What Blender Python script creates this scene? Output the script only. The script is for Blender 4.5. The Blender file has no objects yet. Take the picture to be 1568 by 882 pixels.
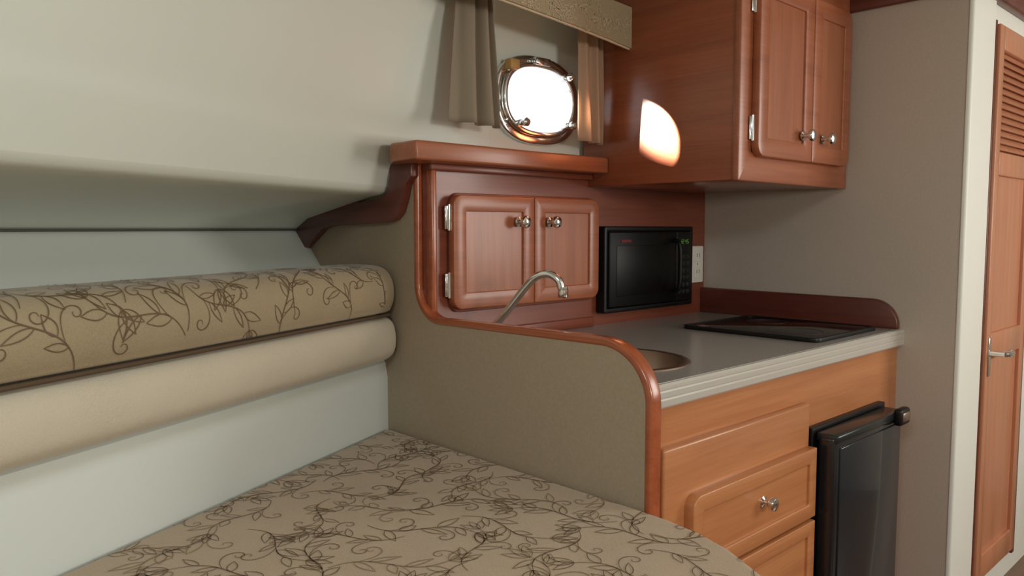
import bpy, bmesh, math, random
from mathutils import Vector, Matrix
random.seed(4)
scn = bpy.context.scene
scn.view_settings.view_transform = 'Standard'
scn.view_settings.look = 'None'
scn.view_settings.exposure = 0.0
scn.view_settings.gamma = 1.0

# ------------------------------------------------------------ materials
def lin(c):
    o = []
    for v in c:
        v = v / 255.0
        o.append(v / 12.92 if v <= 0.04045 else ((v + 0.055) / 1.055) ** 2.4)
    return (o[0], o[1], o[2], 1.0)

def new_mat(name):
    m = bpy.data.materials.new(name)
    m.use_nodes = True
    nt = m.node_tree
    return m, nt, nt.nodes['Principled BSDF']

def simple(name, col, rough=0.5, metal=0.0, coat=0.0, nscale=0, namt=0.0, bump=0.0, bscale=200, spec=0.5, emis=None, estr=0):
    m, nt, b = new_mat(name)
    b.inputs['Roughness'].default_value = rough
    b.inputs['Metallic'].default_value = metal
    b.inputs['Coat Weight'].default_value = coat
    b.inputs['Specular IOR Level'].default_value = spec
    b.inputs['Base Color'].default_value = lin(col)
    tc = nt.nodes.new('ShaderNodeTexCoord')
    if nscale:
        n = nt.nodes.new('ShaderNodeTexNoise'); n.inputs['Scale'].default_value = nscale
        n.inputs['Detail'].default_value = 4
        nt.links.new(tc.outputs['Object'], n.inputs['Vector'])
        r = nt.nodes.new('ShaderNodeValToRGB')
        c = lin(col)
        r.color_ramp.elements[0].position = 0.3
        r.color_ramp.elements[1].position = 0.7
        r.color_ramp.elements[0].color = tuple(x * (1 - namt) for x in c[:3]) + (1,)
        r.color_ramp.elements[1].color = tuple(min(1, x * (1 + namt)) for x in c[:3]) + (1,)
        nt.links.new(n.outputs['Fac'], r.inputs['Fac'])
        nt.links.new(r.outputs['Color'], b.inputs['Base Color'])
    if bump:
        n2 = nt.nodes.new('ShaderNodeTexNoise'); n2.inputs['Scale'].default_value = bscale
        n2.inputs['Detail'].default_value = 3
        nt.links.new(tc.outputs['Object'], n2.inputs['Vector'])
        bp = nt.nodes.new('ShaderNodeBump'); bp.inputs['Strength'].default_value = bump
        bp.inputs['Distance'].default_value = 0.002
        nt.links.new(n2.outputs['Fac'], bp.inputs['Height'])
        nt.links.new(bp.outputs['Normal'], b.inputs['Normal'])
    if emis:
        b.inputs['Emission Color'].default_value = lin(emis)
        b.inputs['Emission Strength'].default_value = estr
    return m

def wood(name, c1, c2, axis, rough=0.36, coat=0.3):
    m, nt, b = new_mat(name)
    tc = nt.nodes.new('ShaderNodeTexCoord')
    mp = nt.nodes.new('ShaderNodeMapping')
    s = [26, 26, 26]; s[axis] = 1.6
    mp.inputs['Scale'].default_value = s
    nt.links.new(tc.outputs['Object'], mp.inputs['Vector'])
    n = nt.nodes.new('ShaderNodeTexNoise'); n.inputs['Scale'].default_value = 1.0
    n.inputs['Detail'].default_value = 6; n.inputs['Distortion'].default_value = 0.6
    nt.links.new(mp.outputs['Vector'], n.inputs['Vector'])
    mp2 = nt.nodes.new('ShaderNodeMapping')
    s = [190, 190, 190]; s[axis] = 6
    mp2.inputs['Scale'].default_value = s
    nt.links.new(tc.outputs['Object'], mp2.inputs['Vector'])
    n2 = nt.nodes.new('ShaderNodeTexNoise'); n2.inputs['Scale'].default_value = 1.0
    nt.links.new(mp2.outputs['Vector'], n2.inputs['Vector'])
    mx = nt.nodes.new('ShaderNodeMath'); mx.operation = 'MULTIPLY_ADD'
    mx.inputs[1].default_value = 0.3
    nt.links.new(n2.outputs['Fac'], mx.inputs[0]); 
    sc = nt.nodes.new('ShaderNodeMath'); sc.operation = 'MULTIPLY'; sc.inputs[1].default_value = 0.7
    nt.links.new(n.outputs['Fac'], sc.inputs[0])
    nt.links.new(sc.outputs[0], mx.inputs[2])
    r = nt.nodes.new('ShaderNodeValToRGB')
    r.color_ramp.elements[0].position = 0.32; r.color_ramp.elements[1].position = 0.68
    r.color_ramp.elements[0].color = lin(c2); r.color_ramp.elements[1].color = lin(c1)
    nt.links.new(mx.outputs[0], r.inputs['Fac'])
    nt.links.new(r.outputs['Color'], b.inputs['Base Color'])
    b.inputs['Roughness'].default_value = rough
    b.inputs['Coat Weight'].default_value = coat
    b.inputs['Coat Roughness'].default_value = 0.2
    return m

def fabric(name, col, amt=0.12):
    m, nt, b = new_mat(name)
    tc = nt.nodes.new('ShaderNodeTexCoord')
    w = nt.nodes.new('ShaderNodeTexVoronoi'); w.inputs['Scale'].default_value = 350
    nt.links.new(tc.outputs['Object'], w.inputs['Vector'])
    n = nt.nodes.new('ShaderNodeTexNoise'); n.inputs['Scale'].default_value = 9
    nt.links.new(tc.outputs['Object'], n.inputs['Vector'])
    ad = nt.nodes.new('ShaderNodeMath'); ad.operation = 'ADD'
    nt.links.new(w.outputs['Distance'], ad.inputs[0]); nt.links.new(n.outputs['Fac'], ad.inputs[1])
    r = nt.nodes.new('ShaderNodeValToRGB')
    r.color_ramp.elements[0].position = 0.3; r.color_ramp.elements[1].position = 1.0
    c = lin(col)
    r.color_ramp.elements[0].color = tuple(x * (1 - amt) for x in c[:3]) + (1,)
    r.color_ramp.elements[1].color = tuple(x * (1 + amt) for x in c[:3]) + (1,)
    nt.links.new(ad.outputs[0], r.inputs['Fac'])
    nt.links.new(r.outputs['Color'], b.inputs['Base Color'])
    b.inputs['Roughness'].default_value = 0.85
    b.inputs['Specular IOR Level'].default_value = 0.25
    b.inputs['Sheen Weight'].default_value = 0.2
    n3 = nt.nodes.new('ShaderNodeTexNoise'); n3.inputs['Scale'].default_value = 7; n3.inputs['Detail'].default_value = 2
    nt.links.new(tc.outputs['Object'], n3.inputs['Vector'])
    bp0 = nt.nodes.new('ShaderNodeBump'); bp0.inputs['Strength'].default_value = 0.5
    bp0.inputs['Distance'].default_value = 0.012
    nt.links.new(n3.outputs['Fac'], bp0.inputs['Height'])
    bp = nt.nodes.new('ShaderNodeBump'); bp.inputs['Strength'].default_value = 0.35
    bp.inputs['Distance'].default_value = 0.001
    nt.links.new(w.outputs['Distance'], bp.inputs['Height'])
    nt.links.new(bp0.outputs['Normal'], bp.inputs['Normal'])
    nt.links.new(bp.outputs['Normal'], b.inputs['Normal'])
    return m

def curtain_mat(name, col, tr_=.3):
    m, nt, b = new_mat(name)
    b.inputs['Base Color'].default_value = lin(col)
    b.inputs['Roughness'].default_value = 0.9
    t = nt.nodes.new('ShaderNodeBsdfTranslucent'); t.inputs['Color'].default_value = lin(col)
    mix = nt.nodes.new('ShaderNodeMixShader'); mix.inputs[0].default_value = tr_
    nt.links.new(b.outputs[0], mix.inputs[1]); nt.links.new(t.outputs[0], mix.inputs[2])
    nt.links.new(mix.outputs[0], nt.nodes['Material Output'].inputs['Surface'])
    tc = nt.nodes.new('ShaderNodeTexCoord')
    w = nt.nodes.new('ShaderNodeTexNoise'); w.inputs['Scale'].default_value = 300
    nt.links.new(tc.outputs['Object'], w.inputs['Vector'])
    bp = nt.nodes.new('ShaderNodeBump'); bp.inputs['Strength'].default_value = 0.2
    bp.inputs['Distance'].default_value = 0.001
    nt.links.new(w.outputs['Fac'], bp.inputs['Height']); nt.links.new(bp.outputs['Normal'], b.inputs['Normal'])
    return m

WX = wood('cherry_grain_x', (174, 104, 70), (146, 81, 52), 0)
WY = wood('cherry_grain_y', (160, 88, 54), (132, 66, 40), 1, .3, .5)
WZ = wood('cherry_grain_z', (176, 108, 74), (150, 86, 56), 2)
WOR = wood('cherry_front_x', (198, 134, 86), (174, 109, 66), 0)
WORZ = wood('cherry_front_z', (194, 128, 84), (170, 106, 66), 2)
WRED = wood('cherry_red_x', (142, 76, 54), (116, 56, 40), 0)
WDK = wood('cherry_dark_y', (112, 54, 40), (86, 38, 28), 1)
WDOOR = wood('cherry_door_z', (200, 138, 104), (182, 118, 86), 2)
WTRIM = wood('cherry_trim', (176, 94, 56), (148, 72, 42), 1, .26, .6)
HULL = simple('white_gelcoat', (216, 221, 211), 0.42, nscale=1.5, namt=0.02)
LOWW = simple('white_vinyl', (214, 220, 214), 0.5, bump=0.1, bscale=300)
HULLW = simple('cream_hull_liner', (226, 218, 202), 0.5, nscale=2, namt=0.02)
BEIGE = simple('beige_laminate', (170, 152, 129), 0.6, nscale=160, namt=0.05, bump=0.12, bscale=400)
GREIGE = simple('greige_bulkhead', (192, 180, 167), 0.6, nscale=160, namt=0.04, bump=0.12, bscale=400)
PILL = simple('white_trim', (232, 234, 226), 0.45)
COUNTER = simple('grey_laminate', (158, 155, 150), 0.22, nscale=260, namt=0.14)
CEDGE = simple('counter_edge_metallic', (214, 211, 203), 0.25, metal=0.35)
CHROME = simple('chrome', (230, 230, 230), 0.12, metal=1.0)
STEEL = simple('brushed_steel', (190, 176, 162), 0.3, metal=1.0)
BLACK = simple('black_plastic', (14, 14, 15), 0.4, spec=.35)
BGLASS = simple('black_glass', (7, 7, 8), 0.12)
MGLASS = simple('microwave_black_glass', (8, 8, 9), 0.45, spec=.25)
FRIDGE = simple('black_fridge_gloss', (24, 30, 34), 0.22, coat=0.4)  # black with the teal-grey reflection mixed into its colour
FPANEL = simple('fridge_door_panel', (30, 38, 44), 0.2, coat=0.3)  # same reflection tint painted into the door panel
WHITEP = simple('white_plastic', (235, 232, 222), 0.35)
SLOT = simple('slot_dark', (40, 36, 32), 0.6)
GREEN = simple('display_green', (60, 110, 40), 0.5, emis=(130, 190, 60), estr=0.25)
REDL = simple('label_red', (110, 20, 22), 0.4)
GREYK = simple('keypad_grey', (34, 34, 36), 0.5)
FAB = fabric('damask_beige', (172, 150, 124))
FABB = fabric('damask_bolster', (154, 138, 110))
SUEDE = fabric('cream_suede', (196, 186, 166), 0.06)
THREAD = simple('embroidery_brown', (116, 92, 66), 0.6)
THREADB = simple('embroidery_bolster', (104, 82, 56), 0.6)
THREAD2 = simple('embroidery_light', (206, 188, 156), 0.6)
PIPE = simple('piping_brown', (84, 66, 46), 0.7)
SEAM = simple('seam_dark', (80, 80, 70), 0.7)
CURT = curtain_mat('curtain_taupe', (166, 152, 132))
CURT_LIT = curtain_mat('curtain_lit', (208, 176, 148), .4)  # right curtain: backlight and pink reflection put into a paler colour
BRASS = simple('tan_latch', (190, 150, 90), 0.4)
FLOORM = wood('teak_sole', (120, 78, 44), (80, 48, 26), 0)
GL, nt, b = new_mat('port_glass')
tr = nt.nodes.new('ShaderNodeBsdfTransparent'); gs = nt.nodes.new('ShaderNodeBsdfGlossy'); gs.inputs['Roughness'].default_value = 0.05
mx = nt.nodes.new('ShaderNodeMixShader'); mx.inputs[0].default_value = 0.06
nt.links.new(tr.outputs[0], mx.inputs[1]); nt.links.new(gs.outputs[0], mx.inputs[2])
nt.links.new(mx.outputs[0], nt.nodes['Material Output'].inputs['Surface'])

# ------------------------------------------------------------ mesh helpers
def empty(name):
    e = bpy.data.objects.new(name, None)
    scn.collection.objects.link(e)
    e.empty_display_size = 0.05
    return e

def finish(name, bm, mat, parent=None, bevel=0, seg=2, smooth=True, ang=50, bang=30, recalc=True):
    if recalc:
        bmesh.ops.recalc_face_normals(bm, faces=bm.faces)
    if bevel:
        es = [e for e in bm.edges if len(e.link_faces) == 2 and e.calc_face_angle(0) > math.radians(bang)]
        bmesh.ops.bevel(bm, geom=es, offset=bevel, segments=seg, affect='EDGES', profile=0.5, clamp_overlap=True)
    me = bpy.data.meshes.new(name)
    bm.to_mesh(me); bm.free()
    if isinstance(mat, (list, tuple)):
        for m in mat: me.materials.append(m)
    else:
        me.materials.append(mat)
    if smooth:
        for p in me.polygons: p.use_smooth = True
        me.set_sharp_from_angle(angle=math.radians(ang))
    o = bpy.data.objects.new(name, me)
    scn.collection.objects.link(o)
    if parent: o.parent = parent
    return o

def box(name, x0, x1, y0, y1, z0, z1, mat, parent=None, bevel=0.0, seg=2):
    bm = bmesh.new()
    vs = [bm.verts.new((x, y, z)) for x in (x0, x1) for y in (y0, y1) for z in (z0, z1)]
    for f in ((0, 1, 3, 2), (4, 6, 7, 5), (0, 4, 5, 1), (2, 3, 7, 6), (0, 2, 6, 4), (1, 5, 7, 3)):
        bm.faces.new([vs[i] for i in f])
    return finish(name, bm, mat, parent, bevel, seg)

def mp3(axis, p, a):
    if axis == 'X': return (a, p[0], p[1])
    if axis == 'Y': return (p[0], a, p[1])
    return (p[0], p[1], a)

def prism(name, pts, axis, a0, a1, mat, parent=None, bevel=0, seg=2, bang=30, ang=50):
    bm = bmesh.new()
    A = [bm.verts.new(mp3(axis, p, a0)) for p in pts]
    B = [bm.verts.new(mp3(axis, p, a1)) for p in pts]
    bm.faces.new(A); bm.faces.new(B)
    n = len(pts)
    for i in range(n):
        bm.faces.new((A[i], A[(i + 1) % n], B[(i + 1) % n], B[i]))
    return finish(name, bm, mat, parent, bevel, seg, bang=bang, ang=ang)

def ring(name, outer, inner, axis, a0, a1, mat, parent=None, bevel=0, seg=2, bang=40):
    bm = bmesh.new()
    n = len(outer)
    O0 = [bm.verts.new(mp3(axis, p, a0)) for p in outer]; O1 = [bm.verts.new(mp3(axis, p, a1)) for p in outer]
    I0 = [bm.verts.new(mp3(axis, p, a0)) for p in inner]; I1 = [bm.verts.new(mp3(axis, p, a1)) for p in inner]
    for i in range(n):
        j = (i + 1) % n
        bm.faces.new((O0[i], O0[j], I0[j], I0[i])); bm.faces.new((O1[i], I1[i], I1[j], O1[j]))
        bm.faces.new((O0[i], O1[i], O1[j], O0[j])); bm.faces.new((I0[i], I0[j], I1[j], I1[i]))
    return finish(name, bm, mat, parent, bevel, seg, bang=bang)

def rrect(x0, x1, z0, z1, r, n=6):
    if not isinstance(r, (list, tuple)): r = [r] * 4   # bl, br, tr, tl
    cs = [((x0 + r[0], z0 + r[0]), 180, r[0]), ((x1 - r[1], z0 + r[1]), 270, r[1]),
          ((x1 - r[2], z1 - r[2]), 0, r[2]), ((x0 + r[3], z1 - r[3]), 90, r[3])]
    out = []
    for (c, a, rr) in cs:
        for i in range(n + 1):
            t = math.radians(a + 90 * i / n)
            out.append((c[0] + rr * math.cos(t), c[1] + rr * math.sin(t)))
    return out

def superell(cx, cy, a, b, e, angs):
    out = []
    for t in angs:
        c, s = math.cos(t), math.sin(t)
        r = (abs(c / a) ** e + abs(s / b) ** e) ** (-1 / e)
        out.append((cx + r * c, cy + r * s))
    return out

def rect_dir(cx, cy, x0, x1, y0, y1, angs):
    out = []
    for t in angs:
        c, s = math.cos(t), math.sin(t)
        k = 1e9
        if c > 1e-9: k = min(k, (x1 - cx) / c)
        if c < -1e-9: k = min(k, (x0 - cx) / c)
        if s > 1e-9: k = min(k, (y1 - cy) / s)
        if s < -1e-9: k = min(k, (y0 - cy) / s)
        out.append((cx + k * c, cy + k * s))
    return out

def angs_for(cx, cy, x0, x1, y0, y1, n=64):
    a = [2 * math.pi * i / n for i in range(n)]
    for x in (x0, x1):
        for y in (y0, y1):
            a.append(math.atan2(y - cy, x - cx) % (2 * math.pi))
    return sorted(set(round(v, 6) for v in a))

def frame_for(t):
    t = Vector(t).normalized()
    up = Vector((0, 0, 1)) if abs(t.z) < 0.9 else Vector((1, 0, 0))
    u = t.cross(up).normalized(); v = u.cross(t).normalized()
    return u, v

def lathe(name, prof, org, d, mat, parent=None, n=24, caps=True):
    org = Vector(org); d = Vector(d).normalized(); u, v = frame_for(d)
    bm = bmesh.new(); rings = []
    for (r, h) in prof:
        rings.append([bm.verts.new(org + d * h + (u * math.cos(2 * math.pi * i / n) + v * math.sin(2 * math.pi * i / n)) * max(r, 1e-4)) for i in range(n)])
    for a, b2 in zip(rings[:-1], rings[1:]):
        for i in range(n):
            bm.faces.new((a[i], a[(i + 1) % n], b2[(i + 1) % n], b2[i]))
    if caps:
        bm.faces.new(rings[0]); bm.faces.new(rings[-1])
    return finish(name, bm, mat, parent, ang=40)

def catmull(pts, k=8, closed=False):
    P = [Vector(p) for p in pts]; n = len(P); out = []
    rng = range(n) if closed else range(n - 1)
    for i in rng:
        if closed:
            p0, p1, p2, p3 = P[(i - 1) % n], P[i], P[(i + 1) % n], P[(i + 2) % n]
        else:
            p1, p2 = P[i], P[i + 1]
            p0 = P[i - 1] if i else p1 * 2 - p2
            p3 = P[i + 2] if i + 2 < n else p2 * 2 - p1
        for j in range(k):
            t = j / k
            out.append(0.5 * ((2 * p1) + (p2 - p0) * t + (2 * p0 - 5 * p1 + 4 * p2 - p3) * t * t + (3 * p1 - p0 - 3 * p2 + p3) * t ** 3))
    if not closed: out.append(P[-1])
    return out

def tube(name, pts, r, mat, parent=None, n=14):
    pts = [Vector(p) for p in pts]
    bm = bmesh.new(); rings = []
    u = None
    for i, p in enumerate(pts):
        t = (pts[min(i + 1, len(pts) - 1)] - pts[max(i - 1, 0)]).normalized()
        if u is None: u, _ = frame_for(t)
        u = (u - t * u.dot(t)).normalized(); v = t.cross(u)
        rr = r[i] if isinstance(r, list) else r
        rings.append([bm.verts.new(p + (u * math.cos(2 * math.pi * k / n) + v * math.sin(2 * math.pi * k / n)) * rr) for k in range(n)])
    for a, b2 in zip(rings[:-1], rings[1:]):
        for i in range(n):
            bm.faces.new((a[i], a[(i + 1) % n], b2[(i + 1) % n], b2[i]))
    bm.faces.new(rings[0]); bm.faces.new(rings[-1])
    return finish(name, bm, mat, parent, ang=60)

def sweep_yz(name, path, prof, mat, parent=None):
    bm = bmesh.new(); rings = []
    for i, p in enumerate(path):
        a = path[max(i - 1, 0)]; c = path[min(i + 1, len(path) - 1)]
        t = Vector((c[0] - a[0], c[1] - a[1])).normalized()
        nrm = Vector((-t.y, t.x))
        rings.append([bm.verts.new((x, p[0] + nrm.x * q, p[1] + nrm.y * q)) for (q, x) in prof])
    m = len(prof)
    for a, b2 in zip(rings[:-1], rings[1:]):
        for i in range(m):
            bm.faces.new((a[i], a[(i + 1) % m], b2[(i + 1) % m], b2[i]))
    bm.faces.new(rings[0]); bm.faces.new(rings[-1])
    return finish(name, bm, mat, parent, ang=40)

def grid(name, rows, mat, parent=None, ang=60):
    bm = bmesh.new()
    V = [[bm.verts.new(p) for p in r] for r in rows]
    for a, b2 in zip(V[:-1], V[1:]):
        for i in range(len(a) - 1):
            bm.faces.new((a[i], a[i + 1], b2[i + 1], b2[i]))
    return finish(name, bm, mat, parent, ang=ang, recalc=True)

def shaker(parent, name, x0, x1, z0, z1, yf, th, fw, rad, mat, pmat):
    o = rrect(x0, x1, z0, z1, rad)
    i = rrect(x0 + fw, x1 - fw, z0 + fw, z1 - fw, 0.003)
    ring(name + '_frame', o, i, 'Y', yf, yf + th, mat, parent, bevel=0.0025, seg=2)
    box(name + '_panel', x0 + fw - .004, x1 - fw + .004, yf + .006, yf + th - .002, z0 + fw - .004, z1 - fw + .004, pmat, parent)

def knob(parent, name, org, d=(0, -1, 0), s=1.0):
    lathe(name, [(0.013 * s, 0), (0.013 * s, 0.003 * s), (0.006 * s, 0.006 * s), (0.0055 * s, 0.013 * s), (0.010 * s, 0.017 * s), (0.0155 * s, 0.022 * s),
                 (0.0165 * s, 0.027 * s), (0.014 * s, 0.032 * s), (0.008 * s, 0.0345 * s), (0.001, 0.035 * s)], org, d, CHROME, parent)

def hinge(parent, name, x, y, z, h=0.05):
    box(name + '_leaf', x - .012, x, y - .003, y, z - h / 2, z + h / 2, CHROME, parent, .001)
    lathe(name + '_barrel', [(0.0045, 0), (0.0045, h * 1.1)], (x, y - .004, z - h * .55), (0, 0, 1), CHROME, parent, 12)

D3 = (0.913, 0.408); SL = D3[1] / D3[0]
XD = 1.19          # forward face of galley divider
YB = 1.58          # galley back panel
XB = 2.45          # aft bulkhead
# ------------------------------------------------------------ room shell
box('floor', -1.6, 4.0, -2.4, 2.3, -0.05, 0.0, FLOORM)
box('ceiling', -1.6, 4.0, -2.4, 1.66, 1.905, 1.95, HULL)
box('wall_forward', -1.65, -1.6, -2.4, 2.3, 0, 1.95, HULL)
box('wall_aft', 4.0, 4.05, -2.4, 2.3, 0, 1.95, GREIGE)
box('wall_starboard', -1.6, 4.0, -2.0, -1.95, 0, 1.95, HULLW)

def softmin(a, b, k):
    h = max(k - abs(a - b), 0) / k
    return min(a, b) - h * h * k * 0.25

cols = [-1.6 + (1.46 + 1.6) * i / 110 for i in range(111)]
def left_y(y, X): return y + SL * (X - XD)

low = [(1.745, 0.0), (1.745, .55), (1.745, .80), (1.755, .84), (1.80, .875), (2.09, 1.09), (2.21, 1.1965)]
grid('wall_port_lower', [[(X, left_y(y, X), z) for X in (-1.6, -1, 0, 1, XD + .015)] for (y, z) in low], LOWW, ang=25)
soff = [(2.21, 1.1965), (2.13, 1.23), (1.80, 1.284), (1.745, 1.289), (1.727, 1.297), (1.72, 1.31)]
c2 = [X for X in cols if X < XD] + [XD + .015]
grid('trim_1', [[(X, left_y(y, X), z) for X in c2] for (y, z) in soff], HULL, ang=60)
over = [(1.72, 1.31), (1.706, 1.35), (1.69, 1.400), (1.686, 1.415), (1.683, 1.43), (1.678, 1.45), (1.672, 1.47), (1.663, 1.50), (1.64, 1.58), (1.605, 1.69), (1.567, 1.79), (1.545, 1.84), (1.525, 1.875), (1.50, 1.896), (1.46, 1.906)]
rows = []
def sstep(a, b_, x):
    t = max(0, min(1, (x - a) / (b_ - a))); return t * t * (3 - 2 * t)
for (y, z) in over:
    r_ = []
    for X in cols:
        t0 = 1.74 + (1.66 - 1.74) * sstep(1.34, 1.42, z) + (1.6205 - 1.66) * sstep(1.42, 1.52, z)
        if z > 1.405:
            t0 = t0 + (1.6205 - t0) * sstep(1.16, 1.32, X)
        r_.append((X, softmin(left_y(y, X), t0, 0.11 if z > 1.405 else .03), z))
    rows.append(r_)
grid('wall_port_overhead', rows, HULL)
tube('trim_2', [(X, left_y(2.203, X) - .004, 1.1965) for X in (-1.6, 0, XD)], 0.003, SEAM, n=8)

pc = (1.622, 1.565)
ag = angs_for(pc[0], pc[1], 1.45, 2.5, 1.36, 1.91, 72)
ring('wall_port', rect_dir(pc[0], pc[1], 1.45, 2.5, 1.36, 1.91, ag), superell(pc[0], pc[1], .146, .104, 2.5, ag), 'Y', 1.62, 1.66, HULL)
box('wall_port_galley', 1.216, 2.5, 1.60, 1.64, 0, 1.40, GREIGE)

box('wall_bulkhead', XB, XB + .05, .742, 1.66, 0, 1.905, GREIGE, bevel=.0)
prism('trim_3', rrect(XB - .002, XB + .19, .730, .744, [.010, .002, .002, .002]), 'Z', 0, 1.905, PILL, bevel=0)
box('wall_passage', XB + .18, 4.0, .742, .80, 0, 1.905, PILL)
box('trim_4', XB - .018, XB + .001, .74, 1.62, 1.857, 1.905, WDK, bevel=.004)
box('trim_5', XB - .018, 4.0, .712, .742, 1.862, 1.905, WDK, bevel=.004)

# ------------------------------------------------------------ divider (galley partition)
def arc(cx, cy, r, a0, a1, n=10, ry=None):
    ry = ry or r
    return [(cx + r * math.cos(math.radians(a0 + (a1 - a0) * i / n)), cy + ry * math.sin(math.radians(a0 + (a1 - a0) * i / n))) for i in range(n + 1)]
div = empty('galley_partition')
path = [(1.612, 1.362), (1.612, 1.2)] + [(y, z) for (y, z) in arc(1.52, 1.062, .092, 0, -90, 14)] + [(1.3, .973)] + arc(1.0, .864, .118, 90, 180, 16, .112) + [(.882, .6), (.882, 0.0)]
poly = list(path) + [(1.80, 0.0), (1.80, .86), (2.10, 1.09), (2.22, 1.19), (2.22, 1.21), (2.10, 1.262), (1.74, 1.289), (1.70, 1.34), (1.70, 1.362)]
prism('panel', poly, 'X', XD, XD + .022, BEIGE, div, ang=30)
pr = [(q, x) for (q, x) in rrect(-.009, .009, XD - .003, XD + .032, .007, 4)]
sweep_yz('edge_trim', path, pr, WTRIM, div)
L = [(1.60, 1.364), (1.695, 1.364), (1.695, 1.33), (1.70, 1.305), (1.715, 1.287), (1.74, 1.277), (1.95, 1.267), (2.10, 1.258), (2.215, 1.20), (2.155, 1.135), (2.04, 1.198), (1.99, 1.208), (1.72, 1.216), (1.68, 1.222), (1.655, 1.24), (1.637, 1.275), (1.625, 1.31), (1.60, 1.33)]
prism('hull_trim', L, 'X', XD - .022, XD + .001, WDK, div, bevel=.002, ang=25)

bp = empty('galley_back_panel')
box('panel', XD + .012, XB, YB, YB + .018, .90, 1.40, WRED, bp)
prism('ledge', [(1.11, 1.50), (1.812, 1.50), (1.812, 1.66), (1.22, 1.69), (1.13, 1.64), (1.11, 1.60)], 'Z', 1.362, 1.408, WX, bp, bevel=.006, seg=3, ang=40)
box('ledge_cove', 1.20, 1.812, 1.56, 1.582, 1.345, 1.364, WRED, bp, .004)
box('corner_post', 1.205, 1.222, 1.565, 1.60, .93, 1.362, WTRIM, bp, .004)

cup = empty('cupboard')
fo = rrect(1.268, 1.835, .982, 1.292, .03)
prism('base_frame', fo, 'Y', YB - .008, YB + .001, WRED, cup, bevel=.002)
shaker(cup, 'left_door', 1.262, 1.551, .992, 1.286, YB - .032, .022, .042, [.028, .003, .003, .028], WX, WZ)
shaker(cup, 'right_door', 1.554, 1.828, .992, 1.286, YB - .032, .022, .042, [.003, .028, .028, .003], WX, WZ)
knob(cup, 'left_knob', (1.490, YB - .032, 1.218), s=1.05)
knob(cup, 'right_knob', (1.612, YB - .032, 1.218), s=1.05)
hinge(cup, 'upper_hinge', 1.259, YB - .012, 1.228, .06)
hinge(cup, 'lower_hinge', 1.259, YB - .012, 1.055, .06)

mw = empty('microwave')
mx0, mx1, mz0, mz1, my = 1.852, 2.325, .938, 1.207, 1.545
ring('bezel', rrect(mx0, mx1, mz0, mz1, .008), rrect(mx0 + .015, mx1 - .015, mz0 + .015, mz1 - .015, .004), 'Y', my, YB + .002, BLACK, mw, .003)
box('door', mx0 + .017, mx1 - .105, my - .006, my + .02, mz0 + .017, mz1 - .017, MGLASS, mw, .004)
box('window', mx0 + .05, mx1 - .16, my - .0075, my, mz0 + .05, mz1 - .06, simple('mw_window', (5, 5, 6), .4, spec=.3), mw, .001)
box('control_panel', mx1 - .10, mx1 - .016, my - .004, my + .02, mz0 + .017, mz1 - .017, BLACK, mw, .003)
tube('handle', catmull([(mx1 - .122, my - .004, mz0 + .05), (mx1 - .122, my - .03, mz0 + .065), (mx1 - .122, my - .034, (mz0 + mz1) / 2), (mx1 - .122, my - .03, mz1 - .06), (mx1 - .122, my - .004, mz1 - .045)], 6), .007, BLACK, mw, 10)
box('display', mx1 - .093, mx1 - .024, my - .0055, my, mz1 - .068, mz1 - .035, BGLASS, mw)
segs = {'1': 'bc', '2': 'abged', '4': 'fgbc', '5': 'afgcd'}
def digit(ch, x, z, w=.008, h=.013):
    s = {'a': (x, x + w, z + h, z + h + .0012), 'g': (x, x + w, z + h / 2, z + h / 2 + .0012), 'd': (x, x + w, z, z + .0012),
         'f': (x, x + .0012, z + h / 2, z + h), 'e': (x, x + .0012, z, z + h / 2), 'b': (x + w - .0012, x + w, z + h / 2, z + h), 'c': (x + w - .0012, x + w, z, z + h / 2)}
    for k in segs[ch]:
        a = s[k]; box('digit_' + ch + k, a[0], a[1], my - .0062, my - .005, a[2], a[3], GREEN, mw)
for ch, dx in (('1', 0), ('2', .012), ('4', .028), ('5', .040)):
    digit(ch, mx1 - .084 + dx, mz1 - .058)
for r in range(6):
    for c in range(3):
        box('key_%d_%d' % (r, c), mx1 - .09 + c * .024, mx1 - .073 + c * .024, my - .0055, my, mz0 + .04 + r * .024, mz0 + .054 + r * .024, GREYK, mw, .001)
box('brand_label', mx0 + .07, mx0 + .12, my - .0078, my - .005, mz1 - .05, mz1 - .042, REDL, mw)

ou = empty('power_outlet')
prism('plate', rrect(2.362, 2.436, 1.008, 1.138, .006), 'Y', YB - .006, YB + .001, WHITEP, ou, .002)
for k, zc in (('upper', 1.103), ('lower', 1.045)):
    prism(k + '_receptacle', rrect(2.381, 2.417, zc - .022, zc + .022, .008), 'Y', YB - .009, YB - .004, WHITEP, ou, .001)
    for dx in (-.008, .006):
        box(k + '_slot', 2.399 + dx, 2.401 + dx, YB - .0095, YB - .008, zc - .004, zc + .010, SLOT, ou)
lathe('screw', [(.003, 0), (.003, .001)], (2.399, YB - .006, 1.074), (0, -1, 0), STEEL, ou, 10)

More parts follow.
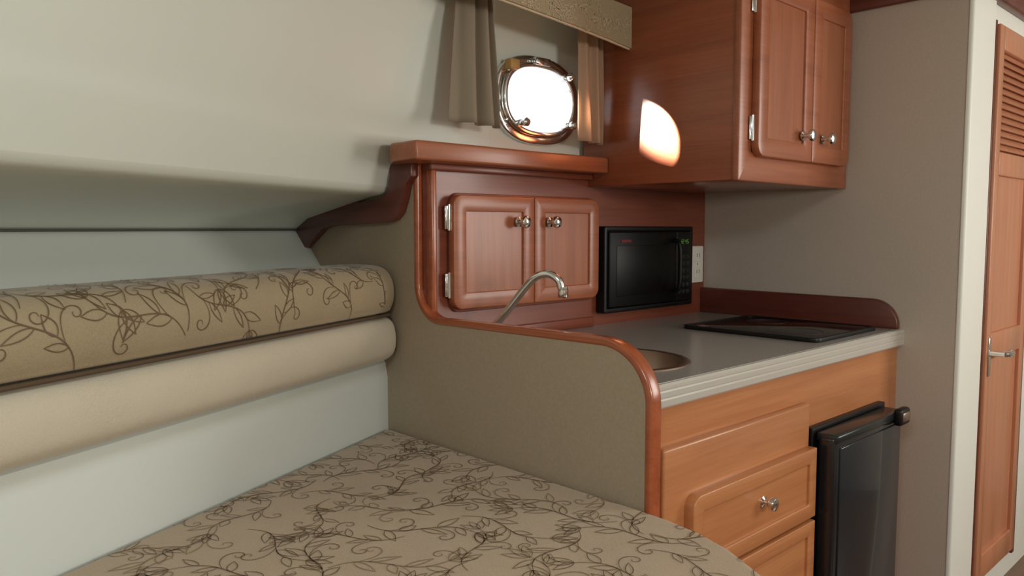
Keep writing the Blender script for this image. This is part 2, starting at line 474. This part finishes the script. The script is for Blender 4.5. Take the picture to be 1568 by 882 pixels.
# ------------------------------------------------------------ counter
ct = empty('galley_counter')
cx0, cx1, cy0, cy1 = XD + .024, XB, .884, YB
sc_ = (1.395, 1.13)
ag = angs_for(sc_[0], sc_[1], cx0, cx1, cy0 + .012, cy1, 64)
ring('countertop', rect_dir(sc_[0], sc_[1], cx0, cx1, cy0 + .012, cy1, ag), superell(sc_[0], sc_[1], .161, .161, 2, ag), 'Z', .872, .9, COUNTER, ct)
prof = [(cy0 + .014, .899), (cy0 + .004, .8995), (cy0, .895), (cy0, .889), (cy0 + .002, .886), (cy0, .883), (cy0, .873), (cy0 + .002, .870), (cy0, .867), (cy0, .855), (cy0 + .003, .851), (cy0 + .014, .850)]
prism('front_edge', prof, 'X', cx0, cx1, CEDGE, ct, ang=25)
sp = [(.896, .9)] + [(y, z) for (y, z) in arc(.975, .908, .079, 180, 90)] + [(YB, .989), (YB, .9)]
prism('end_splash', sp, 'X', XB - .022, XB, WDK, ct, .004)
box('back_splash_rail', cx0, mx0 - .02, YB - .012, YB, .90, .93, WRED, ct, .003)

sk = empty('sink')
lathe('bowl', [(.03, -.001), (.125, .0), (.145, .012), (.152, .04), (.154, .14), (.154, .1405), (.158, .1405), (.158, .03), (.15, -.005), (.03, -.006)], (sc_[0], sc_[1], .758), (0, 0, 1), STEEL, sk, 48)
lathe('rim', [(.150, 0), (.150, .004), (.158, .005), (.168, .004), (.170, .0012)], (sc_[0], sc_[1], .899), (0, 0, 1), STEEL, sk, 48, caps=False)
lathe('drain', [(.001, .0), (.03, .0), (.032, .003), (.02, .004), (.001, .002)], (sc_[0], sc_[1], .7575), (0, 0, 1), CHROME, sk, 24)

fa = empty('faucet')
fb = Vector((1.305, 1.455, .901))
lathe('base', [(.026, 0), (.026, .006), (.018, .012), (.015, .03), (.012, .036)], fb, (0, 0, 1), CHROME, fa)
pts = catmull([fb + Vector((0, 0, .03)), (1.308, 1.445, .955), (1.322, 1.41, 1.0), (1.34, 1.37, 1.055), (1.352, 1.343, 1.083), (1.366, 1.315, 1.09), (1.377, 1.293, 1.076), (1.382, 1.285, 1.05)], 8)
tube('spout', pts, .0095, CHROME, fa, 18)
lathe('aerator', [(.0115, 0), (.0125, .003), (.0125, .02), (.0105, .022), (.0105, .026)], (1.383, 1.283, 1.034), (0, 0, 1), CHROME, fa)
lathe('tap_handle', [(.012, 0), (.014, .01), (.014, .03), (.006, .036)], fb + Vector((.09, .02, 0)), (0, 0, 1), CHROME, fa)

ck = empty('cooktop')
prism('glass_top', rrect(1.985, 2.362, .935, 1.345, .02), 'Z', .9006, .910, BGLASS, ck, .003)
ring('frame', rrect(1.978, 2.369, .928, 1.352, .024), rrect(1.99, 2.357, .94, 1.34, .018), 'Z', .9006, .912, BLACK, ck, .002)
for k, (x, y, r) in enumerate(((2.10, 1.05, .075), (2.25, 1.22, .06))):
    a = [2 * math.pi * i / 40 for i in range(40)]
    ring('burner_%d' % k, superell(x, y, r, r, 2, a), superell(x, y, r - .003, r - .003, 2, a), 'Z', .9095, .9106, GREYK, ck)

# ------------------------------------------------------------ base cabinet
bc = empty('base_cabinet')
YF = .902
box('face_left', cx0, 1.868, YF, YF + .02, .08, .849, WOR, bc)
box('face_top', 1.868, XB, YF, YF + .02, .70, .849, WOR, bc)
box('face_right', 2.325, XB, YF, YF + .02, .08, .70, WORZ, bc)
box('post', 1.2225, 1.240, YF - .008, YF + .01, 0, .849, WORZ, bc, .003)
box('kick', cx0, XB, YF + .06, YF + .08, 0, .09, BLACK, bc)
box('side_inner', 1.86, 1.868, YF + .02, 1.5, .09, .849, WORZ, bc)
box('carcase_bottom', cx0, 1.86, YF + .02, 1.55, .09, .10, WORZ, bc)
box('drawer_surround', 1.245, 1.856, YF - .018, YF + .002, .10, .768, WOR, bc, .006, 3)
shaker(bc, 'upper_drawer', 1.315, 1.850, .489, .662, YF - .042, .026, .036, [.003, .003, .003, .028], WOR, WOR)
shaker(bc, 'lower_drawer', 1.315, 1.850, .305, .479, YF - .042, .026, .036, [.003, .003, .003, .003], WOR, WOR)
shaker(bc, 'bottom_drawer', 1.315, 1.850, .12, .295, YF - .042, .026, .036, [.028, .003, .003, .003], WOR, WOR)
for k, z in (('upper', .585), ('lower', .392), ('bottom', .207)):
    knob(bc, k + '_drawer_knob', (1.60, YF - .035, z), s=1.0)

fr = empty('mini_fridge')
box('body', 1.885, 2.315, .885, 1.40, .10, .682, BLACK, fr, .004)
box('door', 1.884, 2.308, .830, .878, .11, .684, FRIDGE, fr, .010, 3)
box('door_panel', 1.908, 2.285, .826, .832, .13, .655, FPANEL, fr, .002)
box('top_trim', 1.886, 2.306, .824, .882, .668, .690, simple('fridge_trim', (60, 66, 68), .25, metal=.6), fr, .005)
ring('flange', rrect(1.872, 2.325, .09, .70, .004), rrect(1.888, 2.31, .10, .686, .004), 'Y', .884, .902, BLACK, fr, .002)
box('latch', 2.235, 2.30, .804, .828, .655, .702, BLACK, fr, .008, 3)
box('latch_plate', 2.245, 2.292, .801, .807, .667, .692, STEEL, fr, .003)
for x in (1.93, 2.27):
    box('foot', x - .015, x + .015, .93, .96, 0, .10, BLACK, fr, .002)

# ------------------------------------------------------------ upper cabinet
uc = empty('wall_cabinet')
ux0, uy, uz = 1.812, 1.075, 1.325
bot = [(ux0, 1.60), (ux0, uy), (XB, uy), (XB, 1.60)]
prism('carcase', bot, 'Z', uz, 1.904, WY, uc, .004)
ring('face_frame', rrect(ux0 - .002, XB - .004, uz - .002, 1.90, .004), rrect(ux0 + .06, XB - .08, uz + .075, 1.85, .004), 'Y', uy - .004, uy + .015, WX, uc, .003)
shaker(uc, 'left_door', 1.868, 2.164, 1.388, 1.845, uy - .026, .022, .048, [.03, .003, .003, .03], WX, WZ)
shaker(uc, 'right_door', 2.168, 2.408, 1.388, 1.845, uy - .026, .022, .048, [.003, .03, .03, .003], WX, WZ)
knob(uc, 'left_knob', (2.108, uy - .026, 1.457), s=1.05)
knob(uc, 'right_knob', (2.232, uy - .026, 1.457), s=1.05)
hinge(uc, 'lower_hinge', 1.866, uy - .006, 1.46, .06)
hinge(uc, 'upper_hinge', 1.866, uy - .006, 1.785, .06)

# ------------------------------------------------------------ porthole
po = empty('porthole_window')
A = [2 * math.pi * i / 72 for i in range(72)]
se = lambda a, b_: superell(pc[0], pc[1], a, b_, 2.5, A)
ring('outer_flange', se(.168, .124), se(.142, .100), 'Y', 1.602, 1.622, CHROME, po, .004)
ring('spigot', se(.148, .106), se(.140, .098), 'Y', 1.61, 1.70, CHROME, po)
ring('hinged_frame', se(.145, .103), se(.132, .090), 'Y', 1.590, 1.606, CHROME, po, .003)
prism('glass', se(.134, .092), 'Y', 1.598, 1.601, GL, po)
for k, t in enumerate((20, 75, 140, 215, 320)):
    t = math.radians(t)
    x, z = pc[0] + .152 * math.cos(t), pc[1] + .112 * math.sin(t)
    lathe('flange_bolt_%d' % k, [(.006, 0), (.006, .003), (.002, .005)], (x, 1.602, z), (0, -1, 0), CHROME, po, 12)
for k, t in enumerate((48, 318, 228)):
    t = math.radians(t)
    x, z = pc[0] + .135 * math.cos(t), pc[1] + .097 * math.sin(t)
    box('dog_bracket_%d' % k, x - .012, x + .012, 1.575, 1.603, z - .008, z + .008, CHROME, po, .003)
    lathe('dog_knob_%d' % k, [(.004, 0), (.004, .008), (.011, .01), (.012, .02), (.007, .026)], (x, 1.578, z), (0, -1, 0), CHROME, po, 16)
box('hinge_block', pc[0] - .03, pc[0] + .03, 1.582, 1.603, pc[1] + .096, pc[1] + .118, CHROME, po, .004)
box('hold_open_clip', pc[0] - .135, pc[0] - .10, 1.575, 1.603, pc[1] + .070, pc[1] + .098, BRASS, po, .004)

# ------------------------------------------------------------ curtains & valance
def curtain(name, xt0, xt1, xb0, xb1, zt, zb, yc, mat, folds, amp, ph=0.0, yt=0):
    R = []
    nz, nx = 24, 110
    for j in range(nz + 1):
        v = j / nz
        e = v ** 1.3
        x0 = xt0 + (xb0 - xt0) * e; x1 = xt1 + (xb1 - xt1) * e
        row = []
        for i in range(nx + 1):
            u = i / nx
            uu = u ** 1.35
            y = yc + amp * (0.7 + 0.5 * v) * math.sin(ph + uu * folds * 2 * math.pi + .5 * math.sin(3 * v)) + .002 * math.sin(u * 23 + v * 2)
            row.append((x0 + (x1 - x0) * (u + .012 * math.sin(uu * folds * 4 * math.pi)), y, zt + (zb - zt) * v + (-.006 * u if j == nz else 0)))
        R.append(row)
    o = grid(name, R, mat, ang=180)
    so = o.modifiers.new('thickness', 'SOLIDIFY'); so.thickness = .0015
    return o
curtain('curtain', 1.272, 1.375, 1.244, 1.412, 1.86, 1.468, 1.535, CURT, 2.4, .013, .6)
curtain('curtain.001', 1.695, 1.79, 1.706, 1.80, 1.84, 1.452, 1.515, CURT_LIT, 2.2, .010, 2.0)

# embroidery generator
def leafpts(x, y, ang, L_, W_):
    out = []
    for sgn in (1, -1):
        pl = []
        for i in range(9):
            t = i / 8
            a = t * L_; b_ = sgn * W_ * math.sin(math.pi * t ** .8) 
            pl.append((x + a * math.cos(ang) - b_ * math.sin(ang), y + a * math.sin(ang) + b_ * math.cos(ang)))
        out.append(pl)
    return out
def sprig(cx, cy, ang, s, rnd):
    pls = []
    stem = []
    cv = rnd.choice((-1, 1))
    for i in range(25):
        t = i / 24 - .5
        lx = t * .20; ly = cv * .022 * math.sin(t * 2 * math.pi * .9)
        stem.append((lx, ly))
    pls.append((stem, 1.0))
    for k, i in enumerate((5, 8, 12, 15, 19)):
        a = math.atan2(stem[i + 1][1] - stem[i][1], stem[i + 1][0] - stem[i][0])
        sg = 1 if k % 2 else -1
        for pl in leafpts(stem[i][0], stem[i][1], a + sg * rnd.uniform(.5, .9), rnd.uniform(.035, .058), rnd.uniform(.006, .010)): pls.append((pl, .8))
    a = math.atan2(stem[-1][1] - stem[-2][1], stem[-1][0] - stem[-2][0])
    for da in (-.55, 0, .55):
        for pl in leafpts(stem[-1][0], stem[-1][1], a + da, .048, .008): pls.append((pl, .8))
    for i, sg in ((6, 1), (14, -1)):
        sp_ = []
        x, y = stem[i]
        an = math.atan2(stem[i + 1][1] - stem[i][1], stem[i + 1][0] - stem[i][0]) + sg * .5
        for j in range(30):
            sp_.append((x, y)); st = .0060 * (1 - j / 45)
            x += st * math.cos(an); y += st * math.sin(an); an += sg * (.04 + .016 * j)
        pls.append((sp_, .8))
    out = []
    for pl, w in pls:
        out.append(([(cx + s * (x * math.cos(ang) - y * math.sin(ang)), cy + s * (x * math.sin(ang) + y * math.cos(ang))) for x, y in pl], w * s))
    return out

def ribbons(bm, pls, width, fn, ok, midx):
    for pl, w in pls:
        prev = None
        for i, p in enumerate(pl):
            a = pl[max(i - 1, 0)]; c = pl[min(i + 1, len(pl) - 1)]
            tx, ty = c[0] - a[0], c[1] - a[1]; l = math.hypot(tx, ty) or 1
            hw = width * w * (.5 + .5 * math.sin(math.pi * (i + .6) / len(pl)))
            q0 = (p[0] - ty / l * hw, p[1] + tx / l * hw); q1 = (p[0] + ty / l * hw, p[1] - tx / l * hw)
            if not (ok(*q0) and ok(*q1)):
                prev = None; continue
            cur = (bm.verts.new(fn(*q0)), bm.verts.new(fn(*q1)))
            if prev:
                f = bm.faces.new((prev[0], prev[1], cur[1], cur[0])); f.material_index = midx
            prev = cur

# ------------------------------------------------------------ berth
edge_r = [(1.186, .90), (1.184, .83), (1.172, .75), (1.147, .675), (1.105, .60), (1.045, .50), (.975, .38), (.91, .24), (.875, .10)]
bedpoly = [(-1.55, left_y(1.74, -1.55)), (1.186, left_y(1.74, 1.186))] + edge_r + [(x, -y) for x, y in reversed(edge_r)] + [(1.186, -left_y(1.74, 1.186)), (-1.55, -left_y(1.74, -1.55))]
ZB = .667; RB = .02
def seg_d(px, py, a, b_):
    ax, ay = a; bx, by = b_; dx, dy = bx - ax, by - ay
    t = max(0, min(1, ((px - ax) * dx + (py - ay) * dy) / (dx * dx + dy * dy)))
    return math.hypot(px - ax - t * dx, py - ay - t * dy)
def inside(px, py, poly_):
    r = False; n = len(poly_)
    for i in range(n):
        x1, y1 = poly_[i]; x2, y2 = poly_[(i + 1) % n]
        if (y1 > py) != (y2 > py) and px < (x2 - x1) * (py - y1) / (y2 - y1) + x1: r = not r
    return r
berth = empty('v_berth')
prism('platform', [(x - .03 if x > 0 else x, y) for x, y in bedpoly], 'Z', 0, .50, WORZ, berth)
bm = bmesh.new()
def offs(poly_, d):
    n = len(poly_); out = []
    for i in range(n):
        p0, p1, p2 = Vector(poly_[i - 1]), Vector(poly_[i]), Vector(poly_[(i + 1) % n])
        e1 = (p1 - p0).normalized(); e2 = (p2 - p1).normalized()
        n1 = Vector((e1.y, -e1.x)); n2 = Vector((e2.y, -e2.x))
        b_ = (n1 + n2).normalized(); k = d / max(.35, b_.dot(n1))
        out.append(tuple(p1 + b_ * k))
    return out
prv = None
for (d, z) in [(0.0, .50), (0, ZB - RB)] + [(RB - RB * math.cos(math.radians(a)), ZB - RB + RB * math.sin(math.radians(a))) for a in (20, 40, 60, 75, 90)]:
    rg = [bm.verts.new((x, y, z)) for x, y in offs(bedpoly, d)]
    if prv:
        for i in range(len(rg)):
            bm.faces.new((prv[i], prv[(i + 1) % len(rg)], rg[(i + 1) % len(rg)], rg[i]))
    prv = rg
bm.faces.new(prv)
bmesh.ops.recalc_face_normals(bm, faces=bm.faces)
def bedok(x, y):
    return inside(x, y, bedpoly) and min(seg_d(x, y, bedpoly[i], bedpoly[(i + 1) % len(bedpoly)]) for i in range(len(bedpoly))) > .003
def bedz(x, y):
    d = min(seg_d(x, y, bedpoly[i], bedpoly[(i + 1) % len(bedpoly)]) for i in range(len(bedpoly)))
    z = ZB if d >= RB else ZB - RB + math.sqrt(max(0, RB * RB - (RB - d) ** 2))
    return (x, y, z + .0012)
rnd = random.Random(7)
gx = -.1
row = 0
while gx < 1.3:
    gy = .25 + (.07 if row % 2 else 0)
    while gy < 1.85:
        if gy < 1.74 + SL * (gx - XD) + .08:
            ribbons(bm, sprig(gx + rnd.uniform(-.02, .02), gy + rnd.uniform(-.02, .02), rnd.choice((.6, 2.2, 3.6, 5.3)) + rnd.uniform(-.5, .5), rnd.uniform(.85, 1.05), rnd), .0012, bedz, bedok, rnd.choice((1, 1, 1, 2)))
        gy += .14
    gx += .115; row += 1
finish('mattress', bm, [FAB, THREAD, simple('embroidery_fawn', (142, 118, 88), .6)], berth, recalc=False, ang=60)

def bolster(name, sec, mat, emb=None, s_end=2.9):
    S = catmull([(y, z, 0) for y, z in sec], 6, closed=True)
    S = [(p.x, p.y) for p in S]
    cy = sum(p[0] for p in S) / len(S); cz = sum(p[1] for p in S) / len(S)
    bm = bmesh.new(); prev = None
    ss = [(.012, .0), (.013, .35), (.016, .55), (.022, .75), (.032, .88), (.045, .95), (.065, .99), (.09, 1)] + [(.1 + i * .1, 1) for i in range(1, int((s_end - .1) / .1))]
    first = None
    for s, k in ss:
        k = .72 + .28 * k if k < 1 else 1
        rg = [bm.verts.new((XD - D3[0] * s, cy + (y - cy) * k - D3[1] * s, cz + (z - cz) * k)) for y, z in S]
        if first is None: first = rg
        if prev:
            n = len(rg)
            for i in range(n): bm.faces.new((prev[i], prev[(i + 1) % n], rg[(i + 1) % n], rg[i]))
        prev = rg
    bm.faces.new(first); bm.faces.new(prev)
    bmesh.ops.recalc_face_normals(bm, faces=bm.faces)
    mats = [mat]
    if emb:
        i0, i1 = emb
        F = [Vector(S[i % len(S)]) for i in range(i0, i1 + 1)]
        cl = [0]
        for a, c in zip(F[:-1], F[1:]): cl.append(cl[-1] + (c - a).length)
        T = cl[-1]
        def fn(s, w):
            j = 0
            while j < len(cl) - 2 and cl[j + 1] < w: j += 1
            t = (w - cl[j]) / (cl[j + 1] - cl[j]); p = F[j].lerp(F[j + 1], t)
            d = (F[j + 1] - F[j]).normalized(); n_ = Vector((-d.y, d.x))
            if n_.dot(p - Vector((cy, cz))) < 0: n_ = -n_
            p = p + n_ * .0016
            return (XD - D3[0] * s, p.x - D3[1] * s, p.y)
        rr_ = random.Random(3)
        s = .08; k = 0
        while s < 1.6:
            ribbons(bm, sprig(s, T * (.28, .62, .45)[k % 3], rr_.choice((.9, 2.1, 4.2)) + rr_.uniform(-.5, .5), rr_.uniform(.85, 1.05), rr_), .0012, fn, lambda a, w: .07 < a < 2.5 and 0.002 < w < T - .002, 1)
            s += .062; k += 1
        mats = [mat, THREADB]
    return finish(name, bm, mats, None, recalc=False, ang=70)
up = [(1.722, .982), (1.695, .995), (1.682, 1.03), (1.692, 1.07), (1.73, 1.098), (1.80, 1.105), (1.92, 1.10), (1.975, 1.075), (1.955, 1.02), (1.86, .985)]
bolster('bolster_cushion', up, FABB, (0, 36))
lo = [(1.725, .970), (1.695, .955), (1.682, .92), (1.688, .88), (1.715, .858), (1.75, .855), (1.80, .90), (1.84, .95), (1.79, .972)]
bolster('bolster_cushion.001', lo, SUEDE)
pp = tube('cushion_piping', [(XD - D3[0] * s, 1.706 - D3[1] * s, .9765) for s in (.03, 1, 2, 2.8)], .0045, PIPE, n=8)

vpts = [(1.16, 1.86), (1.812, 1.825), (1.812, 1.712), (1.72, 1.722), (1.6, 1.733), (1.48, 1.742), (1.36, 1.75), (1.16, 1.762)]
bm = bmesh.new()
A_ = [bm.verts.new((x, 1.42, z)) for x, z in vpts]; B_ = [bm.verts.new((x, 1.44, z)) for x, z in vpts]
bm.faces.new(A_); bm.faces.new(B_)
for i in range(len(vpts)): bm.faces.new((A_[i], A_[(i + 1) % 8], B_[(i + 1) % 8], B_[i]))
bmesh.ops.recalc_face_normals(bm, faces=bm.faces)
rr2 = random.Random(5)
for k in range(9):
    ribbons(bm, sprig(1.2 + k * .07, 1.785 - k * .002, rr2.uniform(-.6, .6) + (3.1 if k % 2 else 0), .6, rr2), .0016, lambda x, z: (x, 1.4188, z), lambda x, z: 1.165 < x < 1.808 and 1.765 - (x - 1.16) * .08 < z < 1.82, 1)
va = finish('window_valance', bm, [FABB, THREAD2], None, recalc=False, smooth=False)
box('valance_return', 1.16, 1.18, 1.44, 1.60, 1.765, 1.86, FABB, va)
tube('valance_piping', [(x, 1.43, z) for x, z in vpts[2:]], .004, THREAD2, va, 8)

# ------------------------------------------------------------ locker door with louvres
dr = empty('door_1')
dx0, dx1, dy = 2.655, 3.06, .720
fwid = .045
def frame_piece(n, x0, x1, z0, z1): box(n, x0, x1, dy, dy + .022, z0, z1, WDOOR, dr, .003)
frame_piece('stile_left', dx0, dx0 + fwid, .10, 1.80)
frame_piece('stile_right', dx1 - fwid, dx1, .10, 1.80)
frame_piece('rail_top', dx0 + fwid, dx1 - fwid, 1.73, 1.80)
frame_piece('rail_upper', dx0 + fwid, dx1 - fwid, 1.36, 1.43)
frame_piece('rail_middle', dx0 + fwid, dx1 - fwid, .80, .88)
frame_piece('rail_bottom', dx0 + fwid, dx1 - fwid, .10, .18)
box('panel_middle', dx0 + fwid, dx1 - fwid, dy + .011, dy + .02, .88, 1.36, WDOOR, dr)
box('panel_lower', dx0 + fwid, dx1 - fwid, dy + .011, dy + .02, .18, .80, WDOOR, dr)
box('louvre_back', dx0 + fwid, dx1 - fwid, dy + .018, dy + .021, 1.43, 1.73, WDOOR, dr)
for i in range(14):
    z = 1.436 + i * .021
    prism('slat_%d' % i, [(dy + .002, z), (dy + .006, z - .001), (dy + .018, z + .016), (dy + .014, z + .018)], 'X', dx0 + fwid, dx1 - fwid, WDOOR, dr)
box('lever_plate', 2.668, 2.690, dy - .004, dy, .75, .87, CHROME, dr, .003)
lathe('handle_stem', [(.010, 0), (.008, .02), (.008, .04)], (2.679, dy - .004, .822), (0, -1, 0), CHROME, dr)
tube('handle_lever', catmull([(2.679, dy - .04, .822), (2.70, dy - .046, .822), (2.73, dy - .045, .82), (2.75, dy - .04, .818)], 5), [.009] * 5 + [.010] * 5 + [.012] * 6, CHROME, dr)
box('door_casing', dx0 - .014, dx0 - .003, .728, .743, .08, 1.81, WDK, dr, .002)
box('door_casing_right', dx1 + .003, dx1 + .03, .725, .743, .08, 1.81, WDK, dr, .002)

ht = empty('deck_hatch')
ring('frame', rrect(-.65, -.05, -.35, .25, .06), rrect(-.6, -.1, -.30, .20, .04), 'Z', 1.88, 1.904, PILL, ht, .006)

# ------------------------------------------------------------ lights
def area(name, loc, target, size, power, col, sy=None):
    l = bpy.data.lights.new(name, 'AREA'); l.energy = power; l.color = col
    l.size = size
    if sy: l.shape = 'RECTANGLE'; l.size_y = sy
    o = bpy.data.objects.new(name, l); scn.collection.objects.link(o)
    o.location = loc
    d = Vector(target) - Vector(loc)
    o.rotation_euler = d.to_track_quat('-Z', 'Y').to_euler()
    return o
area('hatch_daylight', (-.35, -.05, 1.875), (-.1, .05, 0), .48, 17, (.86, .96, 1.0))
area('companionway_daylight', (3.3, -.9, 1.45), (1.4, .9, 1.0), .8, 21, (1.0, .95, .88), 1.0)
area('starboard_fill', (1.1, -1.9, 1.5), (1.55, 1.5, 1.4), .5, 21, (1.0, .95, .88), .3)  # unseen fill lamp, added to lift cabin ambience and the window wall
l = bpy.data.lights.new('sunbeam', 'SPOT'); l.energy = 16000; l.color = (1, .95, .86); l.spot_size = math.radians(3.5); l.spot_blend = .7; l.shadow_soft_size = .02
o = bpy.data.objects.new('sunbeam', l); scn.collection.objects.link(o)
tgt = Vector((1.812, 1.275, 1.466)); src = Vector((1.5535, 1.62, 1.572)); d = tgt - src
o.location = src - d * 5.5
o.rotation_euler = d.to_track_quat('-Z', 'Y').to_euler()

w = bpy.data.worlds.new('bright_sky'); scn.world = w; w.use_nodes = True
bg = w.node_tree.nodes['Background']; bg.inputs[0].default_value = (.97, .98, 1, 1); bg.inputs[1].default_value = 1.6

# ------------------------------------------------------------ camera
cam = bpy.data.cameras.new('camera'); co = bpy.data.objects.new('camera', cam); scn.collection.objects.link(co)
cam.lens = 27.55; cam.sensor_width = 36; cam.clip_start = .02
th = math.radians(46.59); p = math.radians(4.34)
F_ = Vector((math.cos(th) * math.cos(p), math.sin(th) * math.cos(p), -math.sin(p)))
co.location = (0, 0, 1.2)
co.rotation_euler = F_.to_track_quat('-Z', 'Y').to_euler()
scn.camera = co
